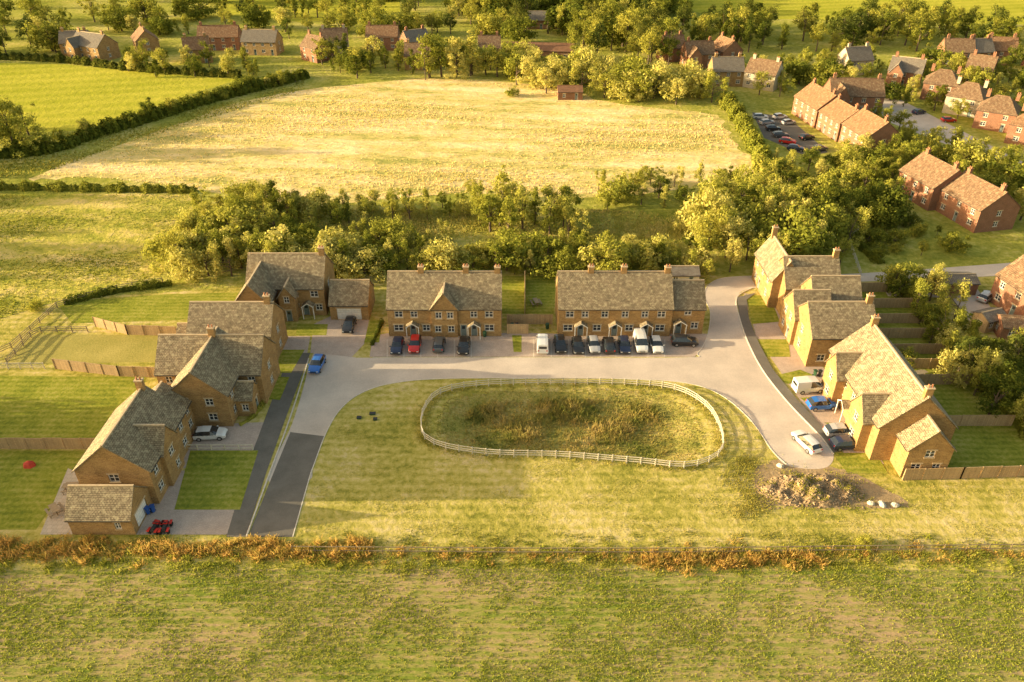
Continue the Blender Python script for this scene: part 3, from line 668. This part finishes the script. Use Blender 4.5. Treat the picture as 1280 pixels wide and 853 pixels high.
for px,py,c,yw,v in [(497,436,'navy',-90,0),(519,434,'red',-90,0),(549,434,'grey',90,0),(580,436,'black',-90,0),(437,410,'black',-90,0),(397,459,'blue',-97,0),
  (678,434,'white',90,1),(700,434,'black',-90,0),(722,436,'black',-90,0),(742,435,'silver',-90,0),(761,435,'black',90,0),(780,435,'navy',-90,0),(800,433,'white',-90,1),(820,435,'white',-90,0),(855,430,'black',0,0),
  (264,546,'white',2,0),(1010,488,'white',5,1),(1026,509,'blue',8,0),(1007,556,'white',110,0),(1050,543,'silver',5,0),(1057,558,'navy',5,0),(1232,374,'silver',40,0)]: car(px,py,c,yw,bool(v))
for i,(px,py) in enumerate([(950,148),(958,155),(966,163),(975,171),(984,179),(994,188),(974,148),(985,155),(1008,174),(1024,188),(1185,152),(1148,142)]):
    car(px,py,['white','silver','black','grey','red','navy'][i%6],random.choice([0,20,-20]))
# ---------------------------------------------------------------- small things
def obj_bin(px,py,k):
    mb=MB(); mb.cyl(0,0,.08,.95,.25,k,4,.33); mb.box(-.26,-.28,.96,.26,.3,1.03,k,True); mb.box(-.25,.2,0,.25,.28,.16,'tyre',True)
    x,y=P(px,py); mb.obj('wheelie_bin',None,(x,y,.03),random.uniform(-.3,.3))
M['binblue']=plain('blue_bin_plastic',(.02,.08,.3),.5);M['bingreen']=plain('green_bin_plastic',(.03,.08,.04),.5)
for a in ((186,642,'binblue'),(192,640,'binblue'),(640,411,'bingreen'),(646,411,'plastic'),(684,411,'bingreen'),(1018,470,'bingreen'),(1024,470,'plastic'),(606,421,'bingreen')): obj_bin(*a)
M['tent']=plain('red_tent_fabric',(.5,.06,.035),.8)
mb=MB(); N=6
base=[(.85*math.cos(2*math.pi*i/N),.65*math.sin(2*math.pi*i/N),0) for i in range(N)]
mid=[(p[0]*.72,p[1]*.72,.5) for p in base]
for i in range(N):
    j=(i+1)%N; mb.face([base[i],base[j],mid[j],mid[i]],'tent'); mb.face([mid[i],mid[j],(.1,0,.85)],'tent')
x,y=P(37,582); mb.obj('play_tent',None,(x,y,.01))
M['qred']=plain('red_plastic',(.5,.03,.02),.4)
def quad(px,py,yaw):
    mb=MB()
    for x in(-.6,.6):
        for s_ in(-1,1):
            N=10;r=.28;yc=s_*.45
            A=[(x+r*math.cos(2*math.pi*i/N),yc-.12,r+r*math.sin(2*math.pi*i/N)) for i in range(N)];B=[(a[0],yc+.12,a[2]) for a in A]
            for i in range(N): j=(i+1)%N; mb.face([A[j],A[i],B[i],B[j]],'tyre')
            mb.face(A,'tyre');mb.face(B[::-1],'tyre')
            mb.box(x-.33,yc-.15,.57,x+.33,yc+.15,.64,'qred',True)
    mb.box(-.8,-.22,.35,.75,.22,.62,'plastic',True);mb.box(-.65,-.17,.65,.05,.17,.8,'plastic',True);mb.box(.2,-.2,.65,.7,.2,.85,'qred',True)
    mb.box(.2,-.4,.95,.26,.4,1.0,'plastic',True);mb.box(.18,-.03,.84,.26,.03,.94,'plastic',True)
    x,y=P(px,py); mb.obj('quad_bike',None,(x,y,.03),math.radians(yaw))
quad(196,662,80);quad(208,662,95)
mb=MB()
for dx,dy,a in((0,0,.6),(1.6,.9,.8),(2.3,-.3,.5)):
    mb.box(dx,dy,0,dx+a,dy+.45,.22,'bingreen'); mb.box(dx-.03,dy-.03,.22,dx+a+.03,dy+.48,.26,'plastic',True)
x,y=P(446,524); mb.obj('utility_boxes',None,(x,y,0))  # small dark-green utility boxes with black lids
def table(px,py):
    mb=MB(); mb.box(-.9,-.4,.68,.9,.4,.74,'oldrail',True)
    for s_ in(-1,1):
        mb.box(-.9,s_*.75-.13,.42,.9,s_*.75+.13,.46,'oldrail',True)
        mb.box(s_*.7-.04,-.8,.3,s_*.7+.04,.8,.38,'oldrail',True); mb.box(s_*.7-.04,-.06,0,s_*.7+.04,.06,.68,'oldrail')
        for t in(-1,1): mb.box(s_*.7-.03,t*.74-.04,0,s_*.7+.03,t*.74+.04,.42,'oldrail')
    x,y=P(px,py); mb.obj('picnic_table',None,(x,y,.02),random.uniform(0,3))
for a in((70,640),(90,612),(215,440),(670,380),(1180,560),(1150,470)): table(*a)
def slide(px,py,yaw):
    mb=MB()
    mb.obox((0,0),(1.6,0),.4,.95,1.0,'binblue',.05,.1)
    for s_ in(-.22,.22): mb.obox((0,s_),(1.6,s_),.04,1.0,1.1,'binblue',.1,.2)
    for s_ in(-.2,.2): mb.obox((-.5,s_),(0,s_),.06,0,.08,'plastic',.95,1.03); mb.box(-.05,s_-.03,0,.02,s_+.03,1.0,'plastic')
    for i in range(3): z=.2+.27*i; mb.box(-.42+.14*i,-.19,z,-.34+.14*i,.19,z+.05,'white',True)
    x,y=P(px,py); mb.obj('garden_slide',None,(x,y,.01),yaw)
slide(100,655,2)
mb=MB(); mb.cyl(0,0,-.2,9,.16,'bark',8,.11); mb.obox((-1,0),(1,0),.12,8.2,8.35,'bark')
for dx in(-.8,0,.8): mb.cyl(dx,0,8.36,8.6,.06,'white',6)
x,y=P(532,100); mb.obj('electricity_pole',None,(x,y,0))
# earth and rubble mound
M['sand']=groundmat('bare_earth',[(.26,.185,.10),(.42,.31,.18)],.3,2,.5,.6)
mcx,mcy=P(1013,613)
def mound(X,Y):
    r=np.hypot((X-mcx)/6.6,(Y-mcy)/3.0); return np.clip(1-r*r,0,1)*(.9+.35*np.sin(X*1.3+Y)+.2*np.sin(X*3.1-Y*2.3))-.03
g=np.linspace(-1,1,60); gx,gy=np.meshgrid(mcx+g*6.8,mcy+g*3.2); gz=mound(gx,gy)+rng.normal(size=gx.shape)*.07
idx=np.arange(3600).reshape(60,60); Q=np.stack([idx[:-1,:-1],idx[:-1,1:],idx[1:,1:],idx[1:,:-1]],-1).reshape(-1,4)
parts=[(np.stack([gx,gy,gz],-1).reshape(-1,3),Q,'sand')]
mb=MB()
for i in range(900):
    a=random.uniform(0,6.28); r=random.random()**.55; X=mcx+r*6.4*math.cos(a);Y=mcy+r*2.9*math.sin(a)
    z=float(mound(X,Y)); s_=random.uniform(.04,.16)*(1.6 if random.random()<.08 else 1)
    pts=[Vector((random.uniform(.6,1)*sx*s_,random.uniform(.6,1)*sy*s_,random.uniform(.5,.9)*sz*s_)) for sx,sy,sz in((-1,-1,-1),(1,-1,-1),(1,1,-1),(-1,1,-1),(-1,-1,1),(1,-1,1),(1,1,1),(-1,1,1))]
    ro=Matrix.Rotation(random.uniform(0,3),3,'Z')@Matrix.Rotation(random.uniform(-.6,.6),3,'X')
    pts=[ro@p+Vector((X,Y,z+random.uniform(0,.06))) for p in pts]
    for f in((0,1,5,4),(1,2,6,5),(2,3,7,6),(3,0,4,7),(4,5,6,7)): mb.face([pts[j] for j in f],'rock')
parts.append((np.array(mb.v),np.array(mb.f),'rock'))
n=6000; X=mcx+rng.normal(size=n)*3.8; Y=mcy+rng.normal(size=n)*1.8; k=(np.sin(X*1.1)+np.sin(Y*2+X))>.1
cc=np.stack([X[k],Y[k],np.maximum(0,mound(X[k],Y[k]))],1); v,q=blades(cc,rng.uniform(.1,.35,len(cc)),.045,.5); parts.append((v,q,'weedg'))
link('earth_mound',npmesh('earth_mound',parts),(0,0,0))
sheet('bare_earth',PL([(945,590),(975,575),(1050,585),(1085,600),(1135,630),(1080,634),(960,630)]),.014,'sand',rag=.3)
M['bag']=plain('white_builders_bag',(.5,.46,.38),.8)
for px,py in((1088,630),(1102,631),(1118,632),(975,583)):
    w=random.uniform(.3,.42); mb=MB(); N=9; rings=[]
    for z,rr in((0,.9),(.12,1.05),(.26,.95),(.38,.6),(.42,.2)):
        rings.append([(w*rr*1.3*math.cos(6.283*i/N)*random.uniform(.85,1.25),w*rr*math.sin(6.283*i/N)*random.uniform(.8,1.1),z*random.uniform(.85,1.1)) for i in range(N)])
    for a,b_ in zip(rings,rings[1:]):
        for i in range(N): j=(i+1)%N; mb.face([a[i],a[j],b_[j],b_[i]],'bag')
    mb.face(rings[-1],'bag')
    x,y=P(px,py); mb.obj('builders_bag',None,(x,y,.01),random.uniform(0,3))
# ---------------------------------------------------------------- hedges and weeds
def hedge(name,pts,w,h,leaf,dens=70,ls=.16):
    parts=[]; pts=smooth(pts,False,4)
    for a,b in zip(pts,pts[1:]):
        d=math.dist(a,b)
        if d<.01: continue
        n=int(d*dens*(w+h)/2); t=rng.uniform(0,1,n); dx,dy=(b[0]-a[0])/d,(b[1]-a[1])/d
        th=rng.uniform(-.2,np.pi+.2,n); X=a[0]+t*d*dx;Y=a[1]+t*d*dy
        lum=.8+.3*np.sin(X*.9)*np.cos(Y*.6+1)+.18*np.sin(X*2.3+Y*1.7)+rng.uniform(-.12,.12,n)
        rr=rng.uniform(.75,1.05,n); off=np.cos(th)*w/2*rr*lum; z=np.maximum(.05,np.sin(th)*h*rr*lum)
        c=np.stack([X-dy*off,Y+dx*off,z],1); nr=np.stack([-dy*np.cos(th),dx*np.cos(th),np.sin(th)],1)
        v,q=leafquads(c,rng.uniform(.7,1.4,n)*ls,nr,.7); parts.append((v,q,leaf))
        core=MB(); core.obox(a,b,w*.4,0,h*.4,'x'); parts.append((np.array(core.v),np.array(core.f),leaf))
    link(name,npmesh(name,parts),(0,0,0))
hedge('hedgerow',PL([(-100,205),(60,190),(112,172),(180,152),(250,130),(320,112),(385,96)]),4.5,3.2,'leafA',60,.32)
scatter([(60,188),(112,170),(250,128),(380,96),(380,100),(250,134),(112,176),(60,193)],18,(3,6),['multiA','roundA','bushA','roundB'],mind=4)
hedge('hedgerow',PL([(-150,236),(0,236),(120,238),(245,240)]),2.4,1.8,'leafA',60,.25)
hedge('hedgerow',PL([(905,128),(925,155),(945,190),(958,220)]),4,4,'leafB',60,.3)
hedge('hedgerow',PL([(-100,72),(60,76),(170,88),(300,97)]),3,2.5,'leafC',50,.4)
hedge('hedgerow',PL([(80,380),(140,366),(215,356)]),1.8,1.4,'leafA')
hedge('hedgerow',PL([(945,214),(1000,235),(1060,245)]),4,4,'leafA',60,.3)
hedge('garden_hedge',PL([(1050,290),(1075,310),(1100,330)]),2,2,'leafA')
hedge('garden_hedge',[(68.5,78),(68.8,100),(68.3,122)],2.2,2.6,'leafA')
hedge('garden_hedge',PL([(300,532),(318,520),(332,500)]),.8,.8,'leafA',120,.1)
hedge('garden_hedge',PL([(486,417),(540,417),(620,417)]),.5,.5,'leafA',120,.1)
hedge('garden_hedge',PL([(465,432),(478,402)]),.8,.8,'leafA',120,.1)
def clumps(nc,x0,x1,y,sy,hr,rr,per,leaf,w=.055,lean=.4):
    cx=rng.uniform(x0,x1,nc); cy=y+rng.normal(size=nc)*sy; h=rng.uniform(*hr,nc); r=rng.uniform(*rr,nc)
    i=np.repeat(np.arange(nc),per); dx=rng.normal(size=(len(i),2))*r[i][:,None]*.6
    d=np.hypot(dx[:,0],dx[:,1])/r[i]
    hh=h[i]*np.clip(1.15-.5*d,.25,1.2)*rng.uniform(.5,1.15,len(i))
    c=np.stack([cx[i]+dx[:,0],cy[i]+dx[:,1]*.8,0*hh],1); v,q=blades(c,hh,w*rng.uniform(.6,1.5,len(i)),lean); return (v,q,leaf)
pr=[clumps(300,-80,-16,59.2,.75,(.4,1.15),(.4,1.0),55,'weed',lean=.8),
    clumps(110,-80,-16,58.6,1.0,(.3,.8),(.4,.9),50,'weedg',lean=.8),
    clumps(200,-18,80,58.6,.6,(.15,.55),(.4,1.0),45,'weed',lean=.8),
    clumps(230,-18,80,58.4,.9,(.2,.55),(.5,1.1),45,'weedg',lean=.8),
    clumps(110,14,34,57.8,.6,(.4,1.0),(.35,.9),55,'weed',lean=.8),
    clumps(220,-80,80,57.3,.8,(.2,.45),(.5,1.2),45,'weedg',lean=.8),
    clumps(170,-80,80,60.5,.5,(.1,.3),(.6,1.3),40,'turf',lean=.8)]
link('field_edge_weeds',npmesh('field_edge_weeds',pr),(0,0,0))
# crop in near field, drilled in rows
n=150000; x=rng.uniform(-75,75,n); y=rng.uniform(30,57.5,n)
row=np.abs(((y+.35*np.sin(x*.05))/.62)%1-.5)*2
dens=.8*np.sin(x*.19+np.sin(y*.35)*1.8)+.6*np.sin(x*.47+y*.63)+.5*np.sin(x*1.3-y*.9)+1.1*(row-.45)+rng.normal(size=n)*1.1
k=dens>.15; c=np.stack([x[k],y[k],np.zeros(k.sum())],1)
cc=np.repeat(c,4,0)+rng.normal(size=(4*len(c),3))*[.12,.07,0]
v,q=blades(cc,rng.uniform(.05,.2,len(cc)),rng.uniform(.035,.075,len(cc)),1.0)
link('crop_plants',npmesh('crop_plants',[(v,q,'cropleaf')]),(0,0,0))
# pond vegetation
n=28000; X=rng.uniform(pcx-22,pcx+22,n);Y=rng.uniform(pcy-10,pcy+10,n); f=pfrac(X,Y); k=f<.9; X,Y,f=X[k],Y[k],f[k]
hh=np.where(f<.7,.35+.6*np.clip(np.sin(X*.5+1)*np.cos(Y*.6+2)+.5*np.sin((Y-pcy)*.35)+.3,0,1.3),.2)*rng.uniform(.5,1.3,len(X))
v,q=blades(np.stack([X,Y,dip(X,Y)-.04],1),hh,rng.uniform(.05,.1,len(X)),.6)
link('pond_reeds',npmesh('pond_reeds',[(v,q,'reed')]),(0,0,0))
def tuss(name,poly,n,h,w,mat,clump=.3,freq=.15,avoid=None,lean=.5):
    ax=[p[0] for p in poly];ay=[p[1] for p in poly]
    X=rng.uniform(min(ax),max(ax),n);Y=rng.uniform(min(ay),max(ay),n)
    d=np.sin(X*freq+2*np.sin(Y*freq*.8))+np.sin(Y*freq*2.1+1.5*np.sin(X*freq*.6))+rng.normal(size=n)*.9
    k=nin(X,Y,poly)&(d>clump)
    if avoid is not None: k&=avoid(X,Y)
    X,Y=X[k],Y[k]
    v,q=blades(np.stack([X,Y,0*X],1),h*rng.uniform(.4,1.3,len(X)),w*rng.uniform(.6,1.4,len(X)),lean)
    link(name,npmesh(name,[(v,q,mat)]),(0,0,0))
tuss('hay_stalks',DRY,80000,.35,.2,'hay',.7,.06)
tuss('paddock_grass',PL([(-80,243),(250,243),(235,290),(200,345),(120,362),(0,398),(-80,405)]),45000,.25,.15,'turf',.5)
tuss('rough_tussocks',PL([(380,262),(740,262),(880,268),(870,330),(300,330),(330,280)]),45000,.45,.14,'turf',-.1)
tuss('rough_tussocks',PL([(-80,170),(110,165),(240,118),(380,100),(380,112),(150,182),(40,222),(-80,225)]),35000,.45,.2,'turf',-.1)
GREEN=PL([(380,655),(392,600),(408,560),(428,522),(455,500),(495,486),(560,480),(800,480),(865,486),(900,502),(935,535),(955,570),(985,600),(1090,600),(1130,606),(1300,600),(1420,670),(370,672)])
tuss('green_turf',GREEN,100000,.09,.05,'turf',.5,.5,lambda X,Y:(pfrac(X,Y)>1.0)&(np.hypot((X-mcx)/7,(Y-mcy)/3.4)>1),.8)
c=[]
for i in range(7000):
    p=random.choice(pond); s_=random.uniform(.95,1.03); c.append((pcx+(p[0]-pcx)*s_+random.gauss(0,.4),pcy+(p[1]-pcy)*s_+random.gauss(0,.4),0))
cor=smooth(PL([(912,600),(935,575),(930,610),(950,630),(925,640)]),False,5)
for i in range(3000):
    p=random.choice(cor); c.append((p[0]+random.gauss(0,.8),p[1]+random.gauss(0,.8),0))
c=np.array(c); v,q=blades(c,rng.uniform(.1,.32,len(c)),.045,.5); link('long_grass',npmesh('long_grass',[(v,q,'turf')]),(0,0,0))
# ---------------------------------------------------------------- trees
RA=['roundA','multiA','roundB','tallA','bushA','multiB']
MX=['roundB','multiB','tallB','bushB','roundA','multiA','multiB']
DK=['roundA','roundC','multiA','roundB','bushA']
far=empty('distant_treeline')
scatter([(-60,25),(95,30),(90,72),(-60,85)],20,(9,13),DK,far)
scatter([(130,80),(320,84),(320,98),(160,97)],18,(6,9),RA,far)
scatter([(95,15),(640,15),(640,48),(400,50),(150,45)],55,(8,12),DK,far,mind=5)
scatter([(380,72),(640,72),(640,96),(400,99)],30,(7,10),RA,far,mind=3.5)
scatter([(640,85),(720,98),(890,116),(890,134),(700,122),(640,110)],32,(8,11),['roundB','bushB','multiB'],far,mind=3.5)
scatter([(620,15),(850,15),(860,85),(640,85)],55,(10,14),DK,far,mind=5)
scatter([(850,30),(1400,38),(1400,68),(850,66)],90,(9,13),['roundC','roundA','multiA'],far,mind=5)
scatter([(-100,-5),(640,-15),(640,8),(-100,12)],40,(9,13),DK,far,mind=6)
scatter([(500,-5),(850,-5),(850,20),(500,20)],38,(10,14),DK,far,mind=5)
scatter([(900,80),(1300,90),(1300,170),(1100,130),(1000,125),(940,120)],75,(5,9),RA,far,mind=4)
scatter([(1090,150),(1290,225),(1290,240),(1100,180)],18,(5,8),MX,far,mind=4)
x,y=P(552,96)
for dx in(-4,0,5,10): tree(x+dx,y+random.uniform(-3,3),random.uniform(13,16),'tallB')
scatter([(1100,178),(1300,225),(1300,275),(1230,290),(1120,215)],30,(5,8),RA,mind=4.2)
scatter([(1050,200),(1120,200),(1120,240),(1100,285),(1040,280)],26,(5,8),RA,mind=3.5)
scatter([(960,204),(1060,208),(1060,255),(960,250)],18,(4,7),MX,mind=3.4)
scatter([(875,268),(1060,255),(1065,325),(1040,338),(880,342)],44,(6,10),MX,mind=3.2)
scatter([(740,228),(1000,225),(1010,262),(860,266),(740,262)],36,(3.5,6.5),MX,mind=3.4)
scatter([(590,268),(715,268),(715,302),(600,302)],13,(7.5,10.5),['roundB','multiB','tallB'],mind=3.2)
scatter([(365,262),(600,248),(600,272),(380,290)],28,(3,6.5),MX,mind=3.0)
scatter([(250,262),(370,262),(390,325),(310,345),(222,352)],52,(4,8),MX+['roundA'],mind=2.8)
scatter([(300,326),(885,328),(885,343),(300,345)],80,(3.5,7.5),['tallB','tallA','multiB','bushB','tallB'],mind=2.0)
scatter([(420,296),(560,300),(560,310),(420,308)],14,(2,5),MX,mind=2.4)
scatter([(1105,365),(1180,358),(1215,440),(1190,480),(1140,400)],24,(4,6.5),MX,mind=2.7)
scatter([(1195,470),(1300,455),(1300,560),(1240,535)],18,(5,8),DK,mind=3)
scatter([(1085,268),(1165,288),(1210,312),(1080,332)],12,(2,4),['bushA','roundA'],mind=3)
scatter([(-60,150),(40,160),(50,200),(-60,205)],7,(10,14),['roundA','multiB'],mind=4)
scatter([(640,305),(860,300),(870,318),(650,322)],9,(1.5,3),['bushA','bushB'],mind=3)
x,y=P(22,192); tree(x,y,15,'roundB')
x,y=P(1115,366); tree(x,y,6,'roundB'); x,y=P(1275,275); tree(x,y,9,'roundB'); x,y=P(1222,490); tree(x,y,7.5,'roundB')
for px,py,h in((1080,682,1.4),(45,388,2.2),(640,120,3),(700,345,5),(215,330,6),(1130,455,3),(1145,520,2.2),(205,430,1.2),(330,490,1.0),(1092,520,1.0)): x,y=P(px,py); tree(x,y,h,'bushB')
scatter_world([(-98,59),(-86,60),(-86,78),(-98,80)],14,(9,11),['roundA','roundC','bushA'],mind=2.6)
scatter_world([(-150,120),(-118,122),(-118,134),(-150,150)],8,(9,12),['roundA','roundC'],mind=4)
scatter_world([(-165,150),(-130,158),(-130,180),(-170,190)],8,(9,12),['roundA','roundC'],mind=5)
# ---------------------------------------------------------------- light
EL=math.radians(10.8); ddir=Vector((1,.02,0)).normalized()*math.cos(EL); ddir.z=-math.sin(EL)
sl=bpy.data.lights.new('sun','SUN'); sl.energy=13; sl.angle=math.radians(.5); sl.color=(1,.81,.49)
so=bpy.data.objects.new('sun',sl); S.collection.objects.link(so); so.rotation_euler=ddir.to_track_quat('-Z','Y').to_euler(); so.location=(-200,0,120)
w=bpy.data.worlds.new('World'); S.world=w; w.use_nodes=True; nt=w.node_tree
sky=nt.nodes.new('ShaderNodeTexSky'); sky.sky_type='NISHITA'; sky.sun_disc=False; sky.sun_elevation=EL
sky.sun_rotation=math.atan2(-ddir.x,-ddir.y); sky.dust_density=4; sky.air_density=1; sky.ozone_density=.4
mx=nt.nodes.new('ShaderNodeMix'); mx.data_type='RGBA'; mx.blend_type='MULTIPLY'; mx.inputs[0].default_value=1; mx.inputs[7].default_value=(1,.90,.72,1)
bg=nt.nodes['Background']; bg.inputs['Strength'].default_value=.44; nt.links.new(sky.outputs[0],mx.inputs[6]); nt.links.new(mx.outputs[2],bg.inputs['Color'])
S.view_settings.view_transform='Standard'; S.view_settings.look='None'; S.view_settings.exposure=0
cam=bpy.data.cameras.new('camera'); cam.lens=27; cam.sensor_width=36; cam.clip_end=6000; cam.clip_start=.5
co=bpy.data.objects.new('camera',cam); S.collection.objects.link(co); co.location=(0,0,H); co.rotation_euler=(math.pi/2-PITCH,0,0); S.camera=co
print('objects',len(bpy.data.objects))
